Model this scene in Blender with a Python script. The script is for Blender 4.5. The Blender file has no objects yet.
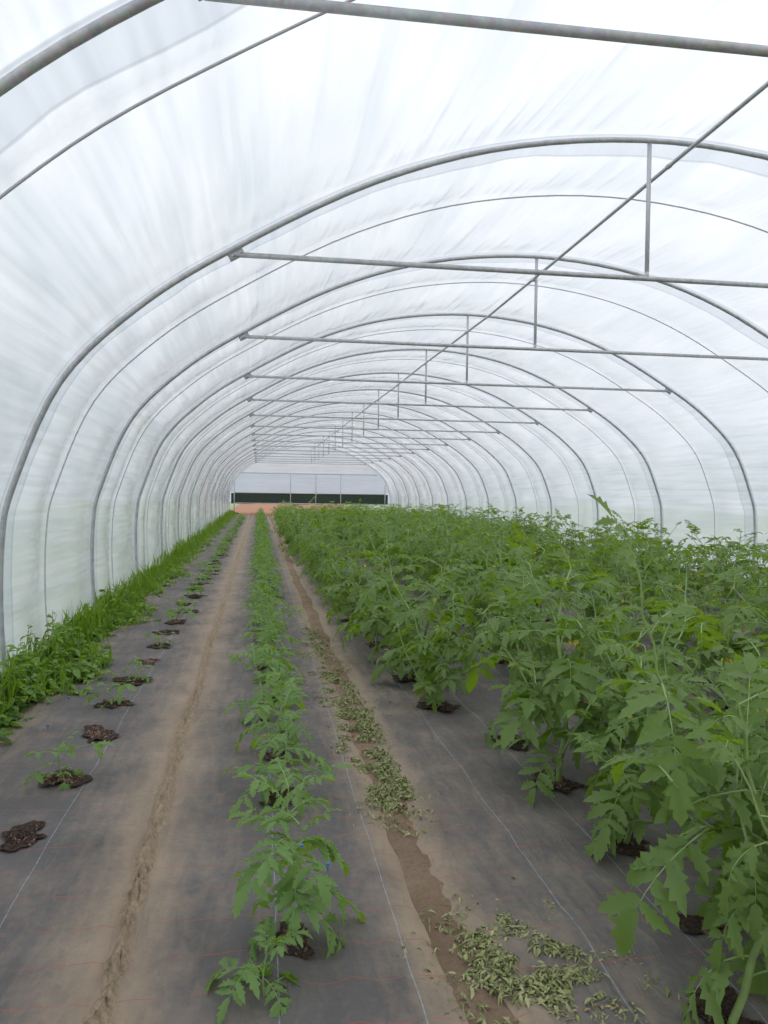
import bpy, math, random
from mathutils import Vector, Matrix, noise
random.seed(7)
H=1.45; D=3.2; CX=1.02*D; YEND=15.9*D+0.35; YST=-1.6
scene=bpy.context.scene
COL=scene.collection
try:
    scene.view_settings.view_transform='Standard'
    scene.view_settings.look='None'
except Exception as e: print(e)

# ---------------------------------------------------------------- helpers
class MB:
    def __init__(s): s.v=[]; s.f=[]; s.m=[]
    def add(s,vs,fs,m=0):
        o=len(s.v); s.v.extend([tuple(p) for p in vs])
        for f in fs: s.f.append(tuple(i+o for i in f)); s.m.append(m)
    def tube(s,pts,rad,n=8,m=0,cap=True):
        pts=[Vector(p) for p in pts]
        if not isinstance(rad,(list,tuple)): rad=[rad]*len(pts)
        ref=None; vs=[]
        for i,p in enumerate(pts):
            t=(pts[min(i+1,len(pts)-1)]-pts[max(i-1,0)])
            if t.length<1e-9: t=Vector((0,0,1))
            t.normalize()
            if ref is None:
                ref=Vector((0,1,0)) if abs(t.y)<.9 else Vector((1,0,0))
            a=ref-t*ref.dot(t)
            if a.length<1e-6: a=t.orthogonal()
            a.normalize(); ref=a; b=t.cross(a)
            for k in range(n):
                th=2*math.pi*k/n
                vs.append(p+(a*math.cos(th)+b*math.sin(th))*rad[i])
        fs=[]
        for i in range(len(pts)-1):
            for k in range(n):
                k2=(k+1)%n
                fs.append((i*n+k,i*n+k2,(i+1)*n+k2,(i+1)*n+k))
        if cap:
            fs.append(tuple(range(n))[::-1]); fs.append(tuple((len(pts)-1)*n+k for k in range(n)))
        s.add(vs,fs,m)
    def box(s,c,d,m=0):
        x,y,z=c; a,b,e=d[0]/2,d[1]/2,d[2]/2
        vs=[(x+i*a,y+j*b,z+k*e) for i in(-1,1) for j in(-1,1) for k in(-1,1)]
        s.add(vs,[(0,1,3,2),(4,6,7,5),(0,4,5,1),(2,3,7,6),(0,2,6,4),(1,5,7,3)],m)
    def mesh(s,name,mats,smooth=True):
        me=bpy.data.meshes.new(name); me.from_pydata(s.v,[],s.f)
        for m in mats: me.materials.append(m)
        me.polygons.foreach_set('material_index',s.m)
        me.polygons.foreach_set('use_smooth',[smooth]*len(s.f))
        me.update(); return me
def obj(name,data,parent=None,loc=None,**kw):
    o=bpy.data.objects.new(name,data); COL.objects.link(o)
    if parent: o.parent=parent
    if loc: o.location=loc
    for k,v in kw.items(): o[k]=v
    return o

# ---------------------------------------------------------------- materials
def newmat(name):
    m=bpy.data.materials.new(name); m.use_nodes=True
    nt=m.node_tree; nt.nodes.clear()
    out=nt.nodes.new('ShaderNodeOutputMaterial')
    return m,nt,out
def N(nt,t,**kw):
    n=nt.nodes.new(t)
    for k,v in kw.items(): setattr(n,k,v)
    return n
def L(nt,a,b): nt.links.new(a,b)
def mixc(nt,fac,a,b,blend='MIX'):
    n=nt.nodes.new('ShaderNodeMix'); n.data_type='RGBA'; n.blend_type=blend
    for sock,val in ((n.inputs[0],fac),(n.inputs[6],a),(n.inputs[7],b)):
        if hasattr(val,'links'): L(nt,val,sock)
        elif isinstance(val,(int,float)): sock.default_value=val
        else: sock.default_value=(*val,1)
    return n.outputs[2]
def math_(nt,op,a,b=None,c=None,clamp=False):
    n=nt.nodes.new('ShaderNodeMath'); n.operation=op; n.use_clamp=clamp
    for i,val in enumerate((a,b,c)):
        if val is None: continue
        if hasattr(val,'links'): L(nt,val,n.inputs[i])
        else: n.inputs[i].default_value=val
    return n.outputs[0]
def mapr(nt,v,a,b,c=0.,d=1.):
    n=nt.nodes.new('ShaderNodeMapRange'); L(nt,v,n.inputs[0])
    for i,x in enumerate((a,b,c,d)): n.inputs[i+1].default_value=x
    return n.outputs[0]
def noise_(nt,vec,scale,detail=4,rough=.55,dist=0):
    n=N(nt,'ShaderNodeTexNoise'); n.inputs['Scale'].default_value=scale
    n.inputs['Detail'].default_value=detail; n.inputs['Roughness'].default_value=rough
    n.inputs['Distortion'].default_value=dist
    if vec: L(nt,vec,n.inputs['Vector'])
    return n.outputs[0]
def mapping(nt,v,scale=(1,1,1),rot=0):
    mp=N(nt,'ShaderNodeMapping'); mp.inputs['Scale'].default_value=scale; mp.inputs['Rotation'].default_value=(0,0,rot); L(nt,v,mp.inputs[0]); return mp.outputs[0]
def coords(nt,kind='Object',scale=None):
    t=N(nt,'ShaderNodeTexCoord'); v=t.outputs[kind]
    return mapping(nt,v,scale) if scale else v
def bump(nt,h,st=.3,dist=.01):
    b=N(nt,'ShaderNodeBump'); b.inputs['Strength'].default_value=st; b.inputs['Distance'].default_value=dist
    L(nt,h,b.inputs['Height']); return b.outputs[0]
def principled(nt,out,col,rough=.6,metal=0,normal=None,spec=.5):
    p=N(nt,'ShaderNodeBsdfPrincipled')
    if hasattr(col,'links'): L(nt,col,p.inputs['Base Color'])
    else: p.inputs['Base Color'].default_value=(*col,1)
    if hasattr(rough,'links'): L(nt,rough,p.inputs['Roughness'])
    else: p.inputs['Roughness'].default_value=rough
    p.inputs['Metallic'].default_value=metal
    p.inputs['Specular IOR Level'].default_value=spec
    if normal: L(nt,normal,p.inputs['Normal'])
    if out: L(nt,p.outputs[0],out.inputs[0])
    return p

def leafmat(name,front,back,var=.45,trans=.40):
    m,nt,out=newmat(name)
    oi=N(nt,'ShaderNodeObjectInfo'); co=coords(nt)
    n=noise_(nt,co,9,3)
    f2=tuple(c*(1+var*1.3) for c in front); f1=tuple(c*(1-var) for c in front)
    c=mixc(nt,mapr(nt,n,.3,.7),f1,f2)
    g=N(nt,'ShaderNodeNewGeometry')
    c=mixc(nt,mapr(nt,oi.outputs['Random'],0,1,0,.45),c,(front[0]*1.8,front[1]*1.4,front[2]*.8))
    c=mixc(nt,mapr(nt,g.outputs['Random Per Island'],.4,1,0,.55),c,(front[0]*2.3,front[1]*1.75,front[2]*1.0))
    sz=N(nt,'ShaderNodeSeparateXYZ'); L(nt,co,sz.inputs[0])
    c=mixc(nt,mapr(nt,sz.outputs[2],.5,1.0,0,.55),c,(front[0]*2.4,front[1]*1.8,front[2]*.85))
    c=mixc(nt,g.outputs['Backfacing'],c,back)
    fine=noise_(nt,co,90,3)
    p=principled(nt,None,c,.48,normal=bump(nt,fine,.3,.004),spec=.3)
    t=N(nt,'ShaderNodeBsdfTranslucent'); L(nt,mixc(nt,.65,c,(front[0]*3.6,front[1]*2.8,front[2]*.5)),t.inputs[0])
    mx=N(nt,'ShaderNodeMixShader'); mx.inputs[0].default_value=trans
    L(nt,p.outputs[0],mx.inputs[1]); L(nt,t.outputs[0],mx.inputs[2]); L(nt,mx.outputs[0],out.inputs[0])
    return m
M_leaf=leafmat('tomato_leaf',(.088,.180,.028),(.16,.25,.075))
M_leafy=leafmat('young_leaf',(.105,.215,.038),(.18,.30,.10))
M_weed=leafmat('weed_leaf',(.13,.25,.032),(.19,.32,.07),.4)
M_weedd=leafmat('weed_leaf_dark',(.065,.145,.035),(.11,.20,.06),.4)
def simple(name,col,rough=.6,metal=0,ns=12,var=.2,bs=.2,bd=.003):
    m,nt,out=newmat(name); co=coords(nt); n=noise_(nt,co,ns,5)
    c=mixc(nt,mapr(nt,n,.3,.7),tuple(x*(1-var) for x in col),tuple(min(1,x*(1+var)) for x in col))
    principled(nt,out,c,rough,metal,bump(nt,n,bs,bd)); return m
M_stem=simple('green_stem',(.25,.36,.12),.5)
M_flower=simple('yellow_petal',(.75,.62,.05),.5)
M_blue=simple('blue_plastic',(.08,.25,.55),.4)
M_net=simple('green_netting',(.03,.05,.035),.8,ns=40)
m,nt,out=newmat('galvanised_steel'); co=coords(nt); n=noise_(nt,co,14,5); v=N(nt,'ShaderNodeTexVoronoi'); v.inputs['Scale'].default_value=60; L(nt,co,v.inputs[0])
c=mixc(nt,mapr(nt,n,.3,.7),(.38,.39,.40),(.55,.56,.57)); c=mixc(nt,.1,c,v.outputs['Color'])
principled(nt,out,c,.45,.35,bump(nt,n,.15,.002)); M_steel=m
m,nt,out=newmat('dull_steel'); co=coords(nt); n=noise_(nt,co,10,5)
principled(nt,out,mixc(nt,n,(.46,.47,.49),(.62,.63,.65)),.6,.15); M_steel2=m
# film
def filmmat(name,clear=.17,tint=(.93,.945,.97),white=(.935,.95,.975),hoop_bands=True):
    m,nt,out=newmat(name)
    uv=N(nt,'ShaderNodeUVMap').outputs[0]
    n1=noise_(nt,mapping(nt,uv,(.55,1.8,1),.44),1.0,1.6,.5,.22)
    n2=noise_(nt,mapping(nt,uv,(.6,2.4,1),-.44),1.1,1.6,.5,.22)
    n3=noise_(nt,uv,.7,1); n4=noise_(nt,mapping(nt,uv,(.35,6,1),.12),1.4,1.3,.5,.1)
    s=math_(nt,'ADD',math_(nt,'ADD',math_(nt,'MULTIPLY',n1,.40),math_(nt,'MULTIPLY',n2,.36)),math_(nt,'MULTIPLY',n4,.24))
    fac=mapr(nt,math_(nt,'ADD',math_(nt,'MULTIPLY',s,.7),math_(nt,'MULTIPLY',n3,.3)),.37,.63,clear-.08,clear+.12)
    wf=mapr(nt,s,.37,.60)
    wc=mixc(nt,wf,(white[0]*.82,white[1]*.845,white[2]*.875),white)  # light and shade of the creases painted into the film colour as streaks
    if hoop_bands:  # greyer, less clear band with darker edges beside each main hoop
        sp=N(nt,'ShaderNodeSeparateXYZ'); L(nt,uv,sp.inputs[0])
        d=math_(nt,'MODULO',math_(nt,'ADD',sp.outputs[0],.1*D+10.5*D-.15),D)
        d=math_(nt,'ABSOLUTE',math_(nt,'SUBTRACT',d,.5*D))
        band=mapr(nt,d,.14,.165,1,0)
        edge=mapr(nt,math_(nt,'ABSOLUTE',math_(nt,'SUBTRACT',d,.15)),.006,.02,1,0)
        wc=mixc(nt,math_(nt,'MULTIPLY',band,.65),wc,(.60,.64,.70))
        wc=mixc(nt,math_(nt,'MULTIPLY',edge,.5),wc,(.38,.41,.46))
        fac=math_(nt,'MULTIPLY',fac,mapr(nt,d,.14,.165,.4,1))
    tr=N(nt,'ShaderNodeBsdfTransparent'); tr.inputs[0].default_value=(*tint,1)
    tl=N(nt,'ShaderNodeBsdfTranslucent'); L(nt,wc,tl.inputs[0])
    df=N(nt,'ShaderNodeBsdfDiffuse'); df.inputs[0].default_value=(.79,.835,.89,1)
    bp=bump(nt,s,.9,.14)
    L(nt,bp,tl.inputs['Normal']); L(nt,bp,df.inputs['Normal'])
    a=N(nt,'ShaderNodeMixShader'); a.inputs[0].default_value=.18; L(nt,tl.outputs[0],a.inputs[1]); L(nt,df.outputs[0],a.inputs[2])
    b=N(nt,'ShaderNodeMixShader'); L(nt,fac,b.inputs[0]); L(nt,a.outputs[0],b.inputs[1]); L(nt,tr.outputs[0],b.inputs[2])
    gl=N(nt,'ShaderNodeBsdfGlossy'); gl.inputs['Roughness'].default_value=.15; L(nt,bp,gl.inputs['Normal'])
    fr=N(nt,'ShaderNodeFresnel'); fr.inputs[0].default_value=1.5; L(nt,bp,fr.inputs['Normal'])
    e=N(nt,'ShaderNodeMixShader'); L(nt,math_(nt,'MULTIPLY',fr.outputs[0],.9),e.inputs[0]); L(nt,b.outputs[0],e.inputs[1]); L(nt,gl.outputs[0],e.inputs[2])
    L(nt,e.outputs[0],out.inputs[0]); return m
M_film=filmmat('polythene_film'); M_filmc=filmmat('clear_polythene',.35,(.75,.8,.85),(.74,.78,.82),False)
M_filme=filmmat('gable_polythene',.2,(.85,.87,.9),(.84,.86,.89),False)
# soil + outside grass
m,nt,out=newmat('dry_soil'); co=coords(nt)
n=noise_(nt,co,3,6,.65); nf=noise_(nt,co,45,6,.7); 
c=mixc(nt,mapr(nt,n,.3,.7),(.24,.165,.11),(.36,.26,.18)); c=mixc(nt,mapr(nt,nf,.42,.7,0,.45),c,(.16,.105,.07))
sx=N(nt,'ShaderNodeSeparateXYZ'); L(nt,co,sx.inputs[0])
c=mixc(nt,math_(nt,'MULTIPLY',math_(nt,'LESS_THAN',sx.outputs[0],-.2),math_(nt,'MULTIPLY',math_(nt,'GREATER_THAN',sx.outputs[0],-.7),mapr(nt,nf,.36,.56,.1,.97))),c,(.50,.39,.275))
far=mapr(nt,sx.outputs[1],38,43); c=mixc(nt,far,c,(.34,.18,.115))
dx=math_(nt,'ABSOLUTE',math_(nt,'SUBTRACT',sx.outputs[0],CX)); g=mapr(nt,dx,5.1,5.4)
c=mixc(nt,g,c,mixc(nt,n,(.22,.28,.17),(.31,.37,.24)))
principled(nt,out,c,.95,0,bump(nt,nf,1,.025),.2); M_soil=m
m,nt,out=newmat('dark_compost'); co=coords(nt); nf=noise_(nt,co,60,6,.7)
c=mixc(nt,mapr(nt,nf,.35,.65),(.014,.010,.008),(.12,.077,.057)); principled(nt,out,c,.95,0,bump(nt,nf,1,.02),.2); M_comp=m
M_chip=simple('bark_chip',(.20,.12,.085),.9,ns=30,var=.6)
# woven fabric
m,nt,out=newmat('woven_ground_cover'); co=coords(nt)
sx=N(nt,'ShaderNodeSeparateXYZ'); L(nt,co,sx.inputs[0]); X,Y=sx.outputs[0],sx.outputs[1]
at=N(nt,'ShaderNodeAttribute'); at.attribute_name='dust'
n=noise_(nt,co,2.2,6,.65); nf=noise_(nt,co,30,5,.7); nl=noise_(nt,mapping(nt,co,(5,1,1)),3,5,.65,.5)
weave=math_(nt,'MULTIPLY',math_(nt,'SINE',math_(nt,'MULTIPLY',X,900)),math_(nt,'SINE',math_(nt,'MULTIPLY',Y,900)))
base=mixc(nt,mapr(nt,n,.3,.7),(.098,.091,.090),(.155,.143,.137))
dustf=math_(nt,'ADD',at.outputs['Fac'],math_(nt,'MULTIPLY',math_(nt,'SUBTRACT',n,.5),.9))
dustf=math_(nt,'ADD',dustf,math_(nt,'MULTIPLY',math_(nt,'SUBTRACT',nl,.5),1.3))
dustf=math_(nt,'MULTIPLY',mapr(nt,math_(nt,'ADD',dustf,math_(nt,'MULTIPLY',math_(nt,'SUBTRACT',nf,.5),.8)),.08,1.15),.95,clamp=True)
c=mixc(nt,dustf,base,mixc(nt,mapr(nt,n,.3,.7),(.29,.22,.155),(.37,.285,.205)))
wob=math_(nt,'MULTIPLY',noise_(nt,co,1.5,2),.03)
def line(coord,period,width):
    a=math_(nt,'MODULO',math_(nt,'ADD',math_(nt,'ADD',coord,wob),100),period)
    a=math_(nt,'ABSOLUTE',math_(nt,'SUBTRACT',a,period/2)); return math_(nt,'LESS_THAN',a,width)
def stripe(off):
    return math_(nt,'LESS_THAN',math_(nt,'ABSOLUTE',math_(nt,'SUBTRACT',math_(nt,'ADD',X,wob),off+.015)),.0018)
bl=None
for o_ in (-.82,.07,.46,1.05,1.38,1.9,2.4):
    s_=stripe(o_); bl=s_ if bl is None else math_(nt,'MAXIMUM',bl,s_)
c=mixc(nt,math_(nt,'MULTIPLY',bl,mapr(nt,nf,.3,.6,.15,.75)),c,(.34,.41,.50))
rd=line(Y,.2,.0024)
dash=math_(nt,'GREATER_THAN',noise_(nt,co,9,2),.45)
c=mixc(nt,math_(nt,'MULTIPLY',math_(nt,'MULTIPLY',rd,dash),.65),c,(.38,.10,.08))
hh=math_(nt,'ADD',math_(nt,'MULTIPLY',weave,.12),math_(nt,'ADD',nf,math_(nt,'MULTIPLY',nl,3)))
principled(nt,out,c,.70,0,bump(nt,hh,.7,.010),.3); M_fab=m
# clippings
m,nt,out=newmat('wilted_clippings'); g=N(nt,'ShaderNodeNewGeometry')
cr=N(nt,'ShaderNodeValToRGB'); L(nt,g.outputs['Random Per Island'],cr.inputs[0])
cr.color_ramp.elements[0].color=(.22,.27,.09,1); cr.color_ramp.elements[1].color=(.13,.18,.05,1)
e=cr.color_ramp.elements.new(.5); e.color=(.37,.36,.18,1)
principled(nt,out,cr.outputs[0],.8); M_clip=m

# ---------------------------------------------------------------- profile
half=[(1.575,-H/D-.02),(1.59,-.3),(1.588,-.12),(1.565,0.0),(1.465,.2375),(1.30,.41),(1.09,.555),(.75,.738),(.4,.849),(0,.89)]
pts=[(-x,z) for x,z in half]+[(x,z) for x,z in half[::-1][1:]]
def catmull(P,n=5):
    P=[Vector((a,b)) for a,b in P]; out=[]
    for i in range(len(P)-1):
        p0=P[i-1] if i else P[0]*2-P[1]; p1=P[i]; p2=P[i+1]; p3=P[i+2] if i+2<len(P) else P[-1]*2-P[-2]
        for k in range(n):
            t=k/n
            out.append(.5*((2*p1)+(p2-p0)*t+(2*p0-5*p1+4*p2-p3)*t*t+(-p0+3*p1-3*p2+p3)*t**3))
    out.append(P[-1]); return out
prof=[(CX+p.x*D, H+p.y*D) for p in catmull(pts,5)]
NP=len(prof)
def nrm(i):
    a=prof[max(i-1,0)]; b=prof[min(i+1,NP-1)]
    t=Vector((b[0]-a[0],b[1]-a[1])).normalized(); return Vector((-t.y,t.x))
norms=[nrm(i) for i in range(NP)]
mainY=[(k-.1)*D for k in range(0,17)]
midY=[y+.38*D for y in mainY[:-1]]
midY[1]=mainY[1]+.19*D
allY=sorted(mainY+midY)
def film(name,i0,i1,mat):
    ys=[YST+j*.10 for j in range(int((YEND-YST)/.10)+1)]+[YEND]
    vs=[];uvs=[]
    arc=[0]
    for i in range(1,NP): arc.append(arc[-1]+math.dist(prof[i],prof[i-1]))
    for y in ys:
        lo=max([a for a in allY if a<=y],default=None); hi=min([a for a in allY if a>y],default=None)
        fr=0 if lo is None or hi is None else (y-lo)/(hi-lo)
        sag=.05*math.sin(math.pi*fr)
        for i in range(i0,i1+1):
            n=norms[i]; w=noise.noise(Vector((y*.6+arc[i]*.25,arc[i]*2.0,3)))*.028+noise.noise(Vector((y*1.2-arc[i]*.8,arc[i]*3,9)))*.015
            o=.045-sag+w*min(1,math.sin(math.pi*fr)*1.5)
            if i in(0,NP-1): o=.045
            vs.append((prof[i][0]+n.x*o,y,max(prof[i][1]+n.y*o,-.04))); uvs.append((y,arc[i]))
    W=i1-i0+1; fs=[]
    for j in range(len(ys)-1):
        for i in range(W-1): fs.append((j*W+i,(j+1)*W+i,(j+1)*W+i+1,j*W+i+1))
    me=bpy.data.meshes.new(name); me.from_pydata(vs,[],fs); me.materials.append(mat)
    ul=me.uv_layers.new(name='UVMap')
    for l in me.loops: ul.data[l.index].uv=uvs[l.vertex_index]
    me.polygons.foreach_set('use_smooth',[True]*len(fs))
    return obj(name,me,kind='structure',label='translucent white polythene film stretched over the hoops',category='greenhouse film')
film('wall_left',0,21,M_film); film('ceiling',21,NP-1-21,M_film); film('wall_right',NP-1-21,NP-1,M_film)

# ---------------------------------------------------------------- frames
def hoopmesh(r,n,mat,name):
    b=MB(); b.tube([(x-CX,0,z) for x,z in prof],r,n); return b.mesh(name,[mat])
me_hoop=hoopmesh(.021,10,M_steel,'hoop'); me_thin=hoopmesh(.007,6,M_steel2,'thin_hoop')
zb=H+.555*D-.03; xb=1.09*D-.02; zt=H+.89*D
b=MB(); b.tube([(-xb,0,0),(xb,0,0)],.020,10); me_bar=b.mesh('crossbar',[M_steel])
b=MB(); b.box((0,0,(zt-zb)/2),(.034,.010,zt-zb-.03)); b.tube([(0,0,.0),(0,0,.05)],.018,8); me_post=b.mesh('post',[M_steel2])
b=MB(); b.box((0,0,0),(.12,.012,.06)); b.tube([(-.03,-.02,.0),(-.03,.02,.0)],.010,6); b.tube([(.035,-.02,0),(.035,.02,0)],.010,6); me_br=b.mesh('bracket',[M_steel])
b=MB(); b.tube([(0,-.02,0),(0,.02,0)],.021,10); me_cl=b.mesh('clamp',[M_steel])
def purz(y): return H+.80*D+.25*max(0,1-y/9.8)
for k,y in enumerate(mainY):
    e=obj('tunnel_frame',None,loc=(CX,y,0),label='galvanised steel hoop frame with crossbar and king post',category='greenhouse frame',group='main tunnel frames')
    obj('hoop',me_hoop,e); o=obj('crossbar',me_bar,e,(0,0,zb-(.01 if k==1 else 0)))
    if k==1: o.rotation_euler=(0,-.006,0)
    px=-.2 if k==2 else 0
    obj('post',me_post,e,(px,0,zb))
    for s in(-1,1):
        o=obj('bracket',me_br,e,(s*(xb-.02),0,zb+.0)); o.rotation_euler=(0,s*.5,0)
    obj('clamp',me_cl,e,(-.03,0,purz(y)))
for y in midY:
    obj('thin_hoop',me_thin,loc=(CX,y,0),label='thin steel intermediate hoop under the film',category='greenhouse frame',group='intermediate hoops')
b=MB(); b.tube([(CX-.03,YST+.3+i*2.5,purz(YST+.3+i*2.5)+ .01*math.sin(i*2.1)) for i in range(21)],.016,8)
obj('ridge_purlin',b.mesh('ridge_purlin',[M_steel]),label='long galvanised purlin running along the ridge',category='steel pipe')

# end wall
def zprof(x):
    best=0
    for i in range(NP-1):
        (x0,z0),(x1,z1)=prof[i],prof[i+1]
        if min(x0,x1)<=x<=max(x0,x1) and abs(x1-x0)>1e-6:
            best=max(best,z0+(z1-z0)*(x-x0)/(x1-x0))
    return best
xs=[CX-1.56*D+i*(3.12*D)/40 for i in range(41)]
def strip(name,z0f,z1f,mat,dy=0):
    b=MB(); vs=[]
    for x in xs: vs+= [(x,YEND+dy,z0f(x)),(x,YEND+dy,z1f(x))]
    b.add(vs,[(2*i,2*i+2,2*i+3,2*i+1) for i in range(40)])
    me=b.mesh(name,[mat]); ul=me.uv_layers.new(name='UVMap')
    for l in me.loops: 
        v=me.vertices[l.vertex_index].co; ul.data[l.index].uv=(v.x,v.z)
    return me
me=strip('wall_far',lambda x:min(2.55,zprof(x)),lambda x:max(zprof(x),min(2.55,zprof(x))+.001),M_filme)
obj('wall_far',me,kind='structure',label='white polythene gable end above the doors',category='greenhouse wall')
me=strip('window_1',lambda x:1.32,lambda x:min(2.54,max(1.4,zprof(x))),M_filmc)
obj('window_1',me,kind='structure',label='clear polythene panel across the gable end',category='greenhouse wall')
me=strip('windbreak_netting',lambda x:.62+.03*math.sin(x*1.7),lambda x:1.27,M_net,-.05)
obj('windbreak_netting',me,label='dark green windbreak netting across the gable end',category='netting')
b=MB()
for x in [CX-1.5*D,CX-.4*D,CX+.1*D,CX+.6*D,CX+1.5*D]:
    b.tube([(x,YEND-.06,0),(x,YEND-.06,min(2.55,zprof(x)-.05))],.03,8)
for z in(.64,1.3,2.55): b.tube([(CX-1.5*D,YEND-.06,z),(CX+1.5*D if z<2 else CX+1.35*D,YEND-.06,z)],.03,8)
obj('gable_frame',b.mesh('gable_frame',[M_steel2]),label='steel uprights and rails closing the tunnel end',category='greenhouse frame')

# ---------------------------------------------------------------- floor & fabric
def ysamp(y0,y1,f=.017):
    ys=[];y=y0
    while y<y1: ys.append(y); y+=max(.03,abs(y)*f)
    ys.append(y1); return ys
def nz(x,y,s,seed=0): return noise.noise(Vector((x*s,y*s,seed)))
xsf=[-40,-12,-5,-2.2,-1.9,-1.8,-1.7,-1.6,-1.5]
x=-1.4
while x<-.5: xsf.append(x); x+=.1
x=-.5
while x<-.34: xsf.append(x); x+=.007
x=-.3
while x<.4: xsf.append(x); x+=.1
x=.4
while x<1.05: xsf.append(x); x+=.025
x=1.1
while x<8.4: xsf.append(x); x+=.25
xsf+=[9,12,20,45]
ysf=[-30,-8,-2]+ysamp(.8,YEND,.010)+[55,65,100]
vs=[]
def rutx(y): return -.41-.02*min(1,max(0,(y-2)/3))+.006*math.sin(y*1.3)+.02*nz(0,y,.9,5)
for y in ysf:
    for x in xsf:
        z=0
        if -2<x<9 and 0<y<YEND:
            z=.003*nz(x,y,4)+.002*nz(x,y,14,2)
            q=math.exp(-((x-.625)/.07)**2)
            if .4<x<1.05: z+=q*(.014+.012*nz(x,y,9,8)+.012*nz(x,y,24,9))
            if -.6<x<-.15:
                wd=max(.010,.027+.026*nz(0,y,4,30)+.014*nz(0,y,13,36))
                z=.004+.042*math.exp(-(abs(x-rutx(y)-.014*nz(0,y,7,31))/wd)**2.2)*(.9+.7*nz(x*2,y,14,32)+.8*nz(x*2,y,38,33))
        vs.append((x,y,z))
W=len(xsf); fs=[(j*W+i,j*W+i+1,(j+1)*W+i+1,(j+1)*W+i) for j in range(len(ysf)-1) for i in range(W-1)]
me=bpy.data.meshes.new('floor'); me.from_pydata(vs,[],fs); me.materials.append(M_soil); me.polygons.foreach_set('use_smooth',[True]*len(fs))
obj('floor',me,kind='structure',label='dry brown soil floor with trodden paths',category='ground')
def fabz(x,y,x0,x1):
    e=min(x-x0,x1-x); r=.016+.014*nz(x,y,2.2,4)+.009*nz(x,y,6,1)+.012*nz(x*4,y*.7,3,11)+.006*nz(x*12,y*1.5,2,5)
    return max(.003,r)*min(1,max(0,e)/.07)+.006
fabs_=[(-1.50,-.425),(-.41,.57),(.68,2.95),(3.15,5.2),(5.4,7.7)]
labs=['dusty grey woven ground cover beside the weedy film wall','grey woven ground cover under the young tomato row','grey woven ground cover under the first tall tomatoes','grey woven ground cover between tall tomato rows','grey woven ground cover beside the opposite film wall']
for (x0,x1),lb in zip(fabs_,labs):
    n=int((x1-x0)/.035); ys=ysamp(.6,YEND-5); vs=[];du=[]
    for y in ys:
        for i in range(n+1):
            x=x0+(x1-x0)*i/n
            xe=x
            rw=rutx(y)+.42
            if x0==-.41: xe+=(rw-.006+.008*nz(0,y,3,1.7)+.006*nz(0,y,13,2.7))*max(0,1-i/6)
            elif i<5: xe+=(.07*nz(0,y,1.3,x0)+.02*nz(0,y,4,x0))*(1-i/5)
            if x1==-.425: xe+=(rw+.002+.008*nz(0,y,3,4.7)+.006*nz(0,y,13,7.7))*max(0,1-(n-i)/6)
            elif i>n-5: xe+=(.05*nz(0,y,1.3,x1)+.02*nz(0,y,4,x1))*(1-(n-i)/5)
            vs.append((xe,y,fabz(x,y,x0,x1)))
            d=1.15*math.exp(-(abs(x+.43)/.18)**1.5)+1.4*math.exp(-((x-.62)/.16)**2)+.55*math.exp(-((x+1.5)/.2)**2)+.08*min(1,y/12)+.06
            d+= .2*math.exp(-((x-1.0)/.22)**2)
            du.append(min(1.5,d))
    fs=[(j*(n+1)+i,j*(n+1)+i+1,(j+1)*(n+1)+i+1,(j+1)*(n+1)+i) for j in range(len(ys)-1) for i in range(n)]
    me=bpy.data.meshes.new('ground_cover'); me.from_pydata(vs,[],fs); me.materials.append(M_fab)
    a=me.attributes.new('dust','FLOAT','POINT'); a.data.foreach_set('value',du)
    me.polygons.foreach_set('use_smooth',[True]*len(fs))
    obj('ground_cover',me,label=lb,category='weed fabric',group='woven ground cover strips')

# ---------------------------------------------------------------- planting holes
def holemesh(seed):
    r=random.Random(seed); b=MB(); n=40; rings=[(0,.0),(.35,.0),(.7,.001),(1,.004)]
    vs=[(0,0,-.004)]
    rad=[min(1.45,max(.5,1+1.0*noise.noise(Vector((math.cos(2*math.pi*k/n)*1.5,math.sin(2*math.pi*k/n)*1.5,seed*3.1)))+r.uniform(-.13,.13))) for k in range(n)]
    for f,z in rings[1:]:
        for k in range(n):
            a=2*math.pi*k/n; q=f*rad[k]
            vs.append((math.cos(a)*q*.125,math.sin(a)*q*.13,z+r.uniform(-.003,.004)))
    fs=[(0,1+k,1+(k+1)%n) for k in range(n)]
    for j in range(2):
        for k in range(n):
            fs.append((1+j*n+k,1+(j+1)*n+k,1+(j+1)*n+(k+1)%n,1+j*n+(k+1)%n))
    b.add(vs,fs,0)
    for i in range(75):
        a=r.uniform(0,6.28); q=abs(r.gauss(0,.65)); q=min(q,.95*rad[int(a/6.284*n)%n]); p=Vector((math.cos(a)*q*.125,math.sin(a)*q*.13,r.uniform(.0,.006)))
        u=Vector((r.uniform(-1,1),r.uniform(-1,1),r.uniform(-.3,.3))).normalized()*r.uniform(.003,.018); v=u.orthogonal().normalized()*r.uniform(.002,.007)
        b.add([p-u-v,p+u-v,p+u+v,p-u+v],[(0,1,2,3)],1)
    return b.mesh('planting_hole',[M_comp,M_chip])
holes=[holemesh(s) for s in range(8)]
def hole(x,y,s=1,lab='dark compost in a torn planting hole'):
    o=obj('planting_hole',random.choice(holes),loc=(x,y,.028),label=lab,category='planting hole',group='planting holes')
    o.rotation_euler=(0,0,random.choice((0,math.pi))+random.uniform(-.4,.4)); o.scale=(s*random.uniform(.7,1.2),s*random.uniform(.65,1.05),1); return o

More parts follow.
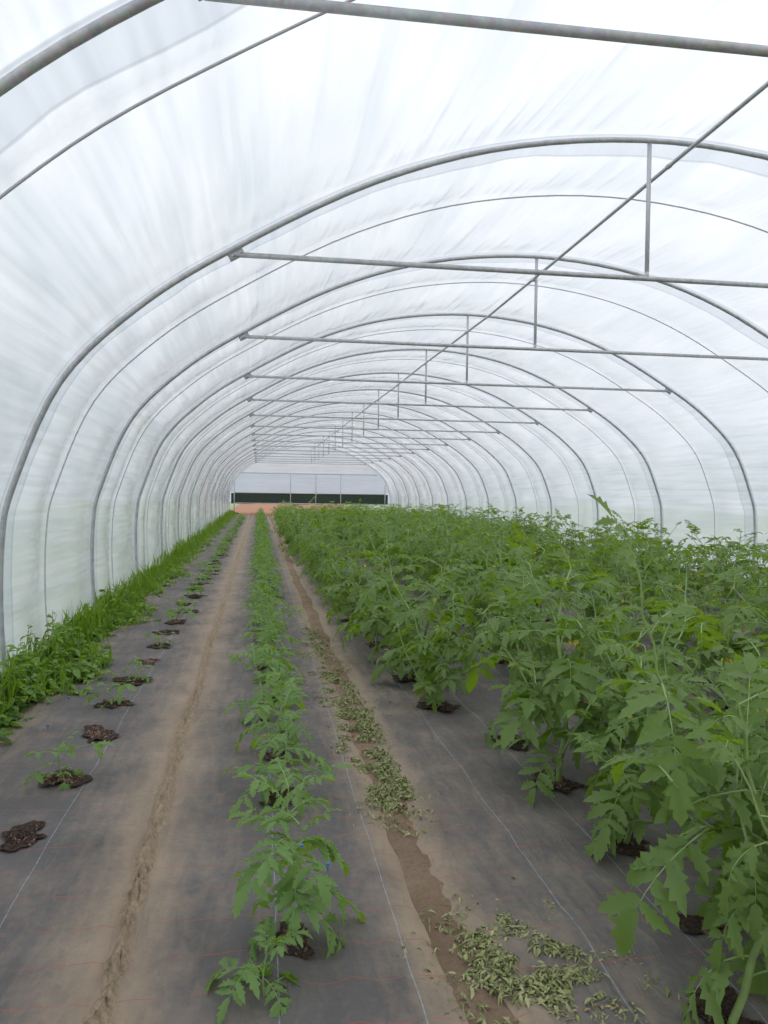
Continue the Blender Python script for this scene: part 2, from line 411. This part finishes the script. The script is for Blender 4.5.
# ---------------------------------------------------------------- plants
PROF=[(0,0.02),(.1,.42),(.2,.62),(.28,.46),(.42,.98),(.5,.56),(.64,.80),(.72,.42),(.84,.44),(.92,.2),(1,0.0)]
SIMP=[(0,0.05),(.3,.8),(.6,.7),(1,0)]
def leaflet(b,o,d,up,Lg,Wd,r,mat=0,prof=PROF,curl=.5):
    d=d.normalized(); s=d.cross(up)
    if s.length<1e-4: s=d.orthogonal()
    s.normalize(); u=s.cross(d).normalized()
    vs=[];fs=[]; fold=r.uniform(.12,.6); cu=curl*r.uniform(.3,1.9); tw=r.uniform(-.7,.7)
    for t,w in prof:
        c=o+d*(t*Lg)-u*(cu*Lg*t*t*.5)
        ss=s*math.cos(tw*t)+u*math.sin(tw*t)
        fwd=.08*Lg if w>.6 else 0
        vs.append(c); 
        for sg in(-1,1):
            ww=w*Wd*.5*r.uniform(.85,1.15)
            vs.append(c+ss*(sg*ww)+u*(fold*ww)+d*fwd)
    for i in range(len(prof)-1):
        a=i*3; c=a+3
        fs.append((a,a+1,c+1,c)); fs.append((a,c,c+2,a+2))
    b.add(vs,fs,mat)
def compound(b,st,o,az,el,Lg,droop,r,prof=PROF,thick=.003,npair=4,wr=.44):
    K=7; p=Vector(o); ptsr=[p.copy()]; h=Vector((math.cos(az),math.sin(az),0)); tang=[]
    side=Vector((-math.sin(az),math.cos(az),0)); bend=r.uniform(-.5,.5)
    for k in range(K):
        e=el-droop*((k+.5)/K)
        hh=(h+side*bend*(k/K)).normalized()
        t=hh*math.cos(e)+Vector((0,0,1))*math.sin(e); tang.append(t); p=p+t*(Lg*.75/K)
        if p.z<.02: p.z=.02
        ptsr.append(p.copy())
    tang.append(tang[-1])
    st.tube(ptsr,[thick*(1-.7*k/K) for k in range(K+1)],4,0,False)
    def at(t):
        f=t*K; i=min(K-1,int(f)); return ptsr[i].lerp(ptsr[i+1],f-i),tang[i]
    ts=[.28+.64*i/(npair-1) for i in range(npair)]
    for i,t in enumerate(ts):
        q,tg=at(t); up=side.cross(tg); up=-up if up.z<0 else up
        sz=Lg*.34*(1-.25*abs(i-1.2)/npair)
        for sg in(-1,1):
            sd=side*sg
            dd=(tg*r.uniform(.3,.9)+sd+up*r.uniform(-.4,.25)).normalized()
            q2=q+tg*r.uniform(-.01,.01)
            z=sz*r.uniform(.7,1.2)
            leaflet(b,q2,dd,up,z,z*wr,r,prof=prof)
            if i<npair-1 and prof is PROF and r.random()<.6:
                q3,_=at(t+.09); leaflet(b,q3,(tg*.2+sd).normalized(),up,sz*.38,sz*.24,r,prof=SIMP)
    q,tg=at(1); up=side.cross(tg); up=-up if up.z<0 else up
    leaflet(b,q,tg,up,Lg*.35,Lg*.35*wr*1.15,r,prof=prof)
def tomato(seed,hgt,nl,LL,shoots,prof=PROF,flowers=0,npair=4,lean=.12,wr=.48,t0=.15,th=.011,wig=.22,sh=.6):
    r=random.Random(seed); lf=MB(); st=MB(); fl=MB()
    def stem(base,d,ht,nl,LL,r0,t0=.12):
        P=[base]; d=d.normalized(); K=9; cur=d.copy()
        for k in range(K):
            cur=(cur+Vector((r.uniform(-wig,wig),r.uniform(-wig,wig),.10))).normalized()
            P.append(P[-1]+cur*(ht/K))
        st.tube(P,[r0*(1-.65*k/K) for k in range(K+1)],6,0,False)
        a0=r.uniform(0,6.28)
        for i in range(nl):
            t=t0+(1-t0)*(i/(nl-1)); f=t*K; j=min(K-1,int(f)); q=P[j].lerp(P[j+1],f-j)
            az=a0+i*2.4+r.uniform(-.5,.5)
            if t<.7: el=r.uniform(.0,.9); dr=r.uniform(.6,2.0); ln=LL*r.uniform(.7,1.25)
            else: el=r.uniform(.4,1.3); dr=r.uniform(.3,1.6); ln=LL*r.uniform(.6,1.0)*(1.25-.5*t)
            compound(lf,st,q,az,el,ln,dr,r,prof,max(.0016,LL*.010),npair,wr)
        return P
    P=stem(Vector((0,0,.0)),Vector((r.uniform(-lean,lean),r.uniform(-lean,lean),1)),hgt,nl,LL,max(.004,hgt*th),t0)
    for s in range(shoots):
        j=r.randint(1,5); az=6.28*s/shoots+r.uniform(-.6,.6)
        stem(P[j],Vector((math.cos(az)*1.0,math.sin(az)*1.0,.70)),hgt*r.uniform(.35,sh),max(5,nl//3),LL*.85,hgt*.007,.25)
    for s in range(flowers):
        j=r.randint(5,8); az=r.uniform(0,6.28); q=P[j]; e=q+Vector((math.cos(az)*.14,math.sin(az)*.14,.06))
        st.tube([q,(q+e)/2+Vector((0,0,.02)),e],[.002,.002,.001],4,0,False)
        for k in range(4):
            c=e+Vector((r.uniform(-.02,.02),r.uniform(-.02,.02),r.uniform(-.02,.02)))
            ax=Vector((r.uniform(-1,1),r.uniform(-1,1),r.uniform(-.6,.6))).normalized()
            for m_ in range(5):
                a=m_*1.2566; u=ax.orthogonal().normalized(); w=ax.cross(u); dd=(u*math.cos(a)+w*math.sin(a))
                leaflet(fl,c,dd,ax,.016,.008,r,prof=SIMP)
    return lf,st,fl
def kit(seed,*a,leaf=M_leaf,**k):
    lf,st,fl=tomato(seed,*a,**k)
    parts=[('foliage',lf.mesh('foliage',[leaf])),('stem',st.mesh('stem',[M_stem]))]
    if fl.v: parts.append(('flower_cluster',fl.mesh('flower_cluster',[M_flower])))
    return parts,(lf,st)
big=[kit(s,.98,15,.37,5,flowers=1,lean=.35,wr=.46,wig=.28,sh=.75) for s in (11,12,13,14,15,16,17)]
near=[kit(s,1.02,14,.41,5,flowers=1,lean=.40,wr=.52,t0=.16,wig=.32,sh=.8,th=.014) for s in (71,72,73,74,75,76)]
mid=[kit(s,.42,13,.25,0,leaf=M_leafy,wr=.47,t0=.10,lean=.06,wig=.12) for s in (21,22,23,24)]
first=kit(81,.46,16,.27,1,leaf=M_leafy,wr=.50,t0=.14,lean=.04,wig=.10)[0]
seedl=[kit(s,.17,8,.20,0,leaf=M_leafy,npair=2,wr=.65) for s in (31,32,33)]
def plant(name,parts,x,y,s,lab,grp,cat,rot=None,z=.02,tilt=0):
    e=obj(name,None,loc=(x,y,z),label=lab,category=cat,group=grp)
    e.empty_display_size=.1
    e.rotation_euler=(random.uniform(-tilt,tilt),random.uniform(-tilt,tilt),random.uniform(0,6.28) if rot is None else rot); e.scale=(s,s,s*random.uniform(.92,1.08))
    for n_,me in parts: obj(n_,me,e)
    return e
y=3.4;k=0
while y<YEND-8:
    x=-.93+min(.1,.01*(y-3.4))+random.uniform(-.02,.02)
    hole(x,y,1.0)
    if (k not in(0,2) and random.random()<.8) or k in(1,3):
        s=random.uniform(.7,1.3) if k>3 else 1.05
        plant('seedling',random.choice(seedl)[0],x,y,s,'small green transplant in a compost-filled hole','seedlings in the sparse row','seedling')
    y+=.68*random.uniform(.92,1.08); k+=1
ys=[2.52,3.7,4.3,4.95]
while ys[-1]<YEND-8: ys.append(ys[-1]+random.uniform(.46,.6))
for i,y in enumerate(ys):
    x=.10+random.uniform(-.03,.03)
    if y<25: hole(x,y,.75)
    plant('young_tomato_plant',mid[i%4][0] if i else first,x,y,random.uniform(.85,1.1) if i else 1.0,'young green tomato plant in woven ground cover','young tomato row','tomato plant',tilt=.06 if i else 0)
lowk=kit(41,.12,8,.2,0,leaf=M_leafy)[0]
plant('young_tomato_plant',lowk,.03,2.25,1.0,'low young tomato plant spreading near the soil','young tomato row','tomato plant')
def rowx(i,y):
    if i==0: return 1.44 if y<4 else (1.44-(y-4)*.115 if y<8 else .98)
    return [0,2.25,3.3,4.25,5.5,6.5][i]
far=[];cnt=0
TL='tall sprawling green tomato plant with drooping leaves'
def tall(x,y,s,K=None,**k):
    global cnt; cnt+=1
    plant('tomato_plant',random.choice(K or big)[0],x,y,s,TL,'tall tomato rows','tomato plant',tilt=.16,**k)
for x,y,s in((1.27,1.95,.85),(1.52,2.42,1.08),(1.50,3.05,.82),(1.48,3.75,1.05)):
    tall(x,y,s,near); hole(x,y,1)
for i in range(6):
    y=4.4 if i==0 else 1.95+.35*(i%2)
    while y<YEND-9:
        x=rowx(i,y)+random.uniform(-.14,.14)
        if y> x/.78-.8:
            if y<22:
                nr=y<8
                tall(x,y,random.choice([random.uniform(.68,.85),random.uniform(.92,1.12)]),near if nr else None)
                if y<9 and i<3: hole(x,y,1)
            else: far.append((x,y,random.uniform(.85,1.12)*(1-.35*max(0,min(1,(y-26)/13))),random.uniform(0,6.28)))
        y+=random.uniform(.58,.85) if y<8 else random.uniform(.52,.75)
print('tall',cnt,'far',len(far))
low=[tomato(s,.98,12,.42,2,prof=SIMP,npair=3) for s in(51,52)]
F=MB()
for n_,(x,y,s,a) in enumerate(far):
    lf,st,_=low[n_%2]; ca,sa=math.cos(a)*s,math.sin(a)*s
    for src,mi in((lf,0),(st,1)):
        o=len(F.v); F.v.extend([(x+p[0]*ca-p[1]*sa,y+p[0]*sa+p[1]*ca,.03+p[2]*s) for p in src.v])
        F.f.extend([tuple(q+o for q in f) for f in src.f]); F.m.extend([mi]*len(src.f))
obj('distant_tomato_foliage',F.mesh('distant_tomato_foliage',[M_leaf,M_stem]),kind='stuff',label='dense continuing rows of green tomato plants',category='tomato plants')

# ---------------------------------------------------------------- weeds
r=random.Random(5); Wd=MB()
RND=[(0,.1),(.2,.6),(.45,1),(.7,.85),(.9,.45),(1,0)]
y=3.6
while y<YEND-1:
    dens=.010 if y<10 else (.020 if y<20 else .04)
    cl=max(0,min(1,.5+.9*noise.noise(Vector((y*.7,0,4)))))
    sp_=max(.35,min(1,(y-3.2)/3.0))
    x=-1.73+abs(r.gauss(0,(.11+.15*cl)*sp_)); x=min(x,-1.2+r.uniform(-.1,0))
    nearw=max(0,min(1,(12-y)/5))
    wallness=max(0,min(1,(-1.50-x)/.2))
    hh=r.uniform(.04,.20)*(.5+.8*cl)
    hh=hh*(.5+.5*wallness)+nearw*wallness*r.uniform(.0,.30)*(.6+.4*cl)
    mat=1 if r.random()<(.3 if nearw>.5 and wallness>.7 else .15) else 0
    kind=r.random()
    if kind<.86:
        nl=r.randint(6,11)
        top=Vector((x+r.uniform(-.02,.12),y+r.uniform(-.08,.08),hh)); base=Vector((x,y,0))
        Wd.tube([base,(base+top)/2+Vector((r.uniform(-.02,.02),0,0)),top],[.004,.003,.002],3,2,False)
        lw=r.uniform(.35,.85); lb=r.uniform(.03,.08)*(1+.2*nearw)
        for i in range(nl):
            t=r.uniform(.1,1); q=base.lerp(top,t); az=r.uniform(0,6.28); el=r.uniform(-.3,.7)
            d=Vector((math.cos(az)*math.cos(el),math.sin(az)*math.cos(el),math.sin(el)))
            leaflet(Wd,q,d,Vector((0,0,1)),lb*r.uniform(.7,1.2),lb*lw,r,mat,RND,.8)
    if kind>.80 :
      for i in range(6):
        bx=min(x+r.gauss(0,.05),-1.2); az=r.uniform(0,6.28); p=Vector((bx,y+r.uniform(-.06,.06),0)); ln=r.uniform(.08,.28)*(1 if bx<-1.5 else .6); s_=r.uniform(.4,1.8)
        leaflet(Wd,p,Vector((math.cos(az)*s_,math.sin(az)*s_,1)),Vector((math.cos(az),math.sin(az),.2)),ln,.006,r,0,RND,1.6)
    y+=dens*r.uniform(.4,1.1)*.7
for v_i,v in enumerate(Wd.v):
    if v[0]<-1.76: Wd.v[v_i]=(-1.76+(v[0]+1.76)*.05,v[1],v[2])
obj('weeds',Wd.mesh('weeds',[M_weed,M_weedd,M_stem]),kind='stuff',label='mixed broadleaf weeds and grass along the film wall',category='weeds')

# clippings
def mkpile(L_):
    C=MB()
    for x0,y0,sx_,sy_,n,hm in L_:
        for i in range(n):
            a=r.gauss(0,.6); c=r.gauss(0,.6)
            if noise.noise(Vector((x0+a*sx_,y0+c*sy_,0))*8)<-.08: continue
            p=Vector((x0+a*sx_,y0+c*sy_,.024+hm*max(0,1-(a*a+c*c))*r.random()))
            az=r.uniform(0,6.28); d=Vector((math.cos(az),math.sin(az),r.uniform(-.12,.12)))
            ll=r.uniform(.007,.036)
            leaflet(C,p,d,Vector((r.uniform(-.6,.6),r.uniform(-.6,.6),1)),ll,ll*r.uniform(.12,.5),r,0,SIMP,1.3)
    obj('plant_clippings',C.mesh('plant_clippings',[M_clip]),kind='stuff',label='wilted pale green clippings matted on the soil path',category='plant debris')
mkpile([(.63,3.9,.15,.4,4000,.018),(.60,4.8,.16,.6,4600,.018),(.56,6.0,.15,.7,3600,.018),(.52,7.6,.13,1.0,2400,.018)])
mkpile([(.84,2.32,.21,.30,5000,.022)])
b=MB(); b.tube([(0,0,0),(0,0,.025)],[.003,.004],6); b.tube([(0,0,.025),(0,0,.029)],.008,8); b.box((0,0,.022),(.018,.004,.005)); me_p=b.mesh('ground_peg',[M_blue])
for x,y in((-1.22,4.95),(.27,2.98),(.2,2.55),(.18,3.15),(-1.25,5.6)):
    obj('ground_peg',me_p,loc=(x,y,.02),label='small blue plastic peg pinning the ground cover',category='peg',group='blue ground pegs')

# ---------------------------------------------------------------- world
w=bpy.data.worlds.new('World'); scene.world=w; w.use_nodes=True; nt=w.node_tree; nt.nodes.clear()
out=nt.nodes.new('ShaderNodeOutputWorld'); bg=nt.nodes.new('ShaderNodeBackground')
tc=N(nt,'ShaderNodeTexCoord'); sp=N(nt,'ShaderNodeSeparateXYZ'); L(nt,tc.outputs['Generated'],sp.inputs[0])
cr=N(nt,'ShaderNodeValToRGB'); L(nt,mapr(nt,sp.outputs[2],-1,1),cr.inputs[0])
E=cr.color_ramp.elements; E[0].position=.45; E[0].color=(.3,.32,.33,1); E[1].position=1; E[1].color=(1,1,1,1)
for p,c_ in((.5,(.30,.335,.39)),(.6,(.405,.44,.50)),(.75,(.75,.78,.82))):
    e=E.new(p); e.color=(*c_,1)
L(nt,cr.outputs[0],bg.inputs[0]); bg.inputs[1].default_value=1.85; L(nt,bg.outputs[0],out.inputs[0])

# ---------------------------------------------------------------- camera
cam=bpy.data.cameras.new('camera'); cam.sensor_fit='VERTICAL'; cam.sensor_height=36; cam.sensor_width=27; cam.lens=28.125; cam.clip_end=300
co=bpy.data.objects.new('camera',cam); COL.objects.link(co)
yaw=math.radians(-8.9); pitch=math.radians(-1.42); roll=math.radians(.8)
co.matrix_world=Matrix.Translation((0,0,H))@Matrix.Rotation(yaw,4,'Z')@Matrix.Rotation(math.pi/2+pitch,4,'X')@Matrix.Rotation(roll,4,'Z')
scene.camera=co
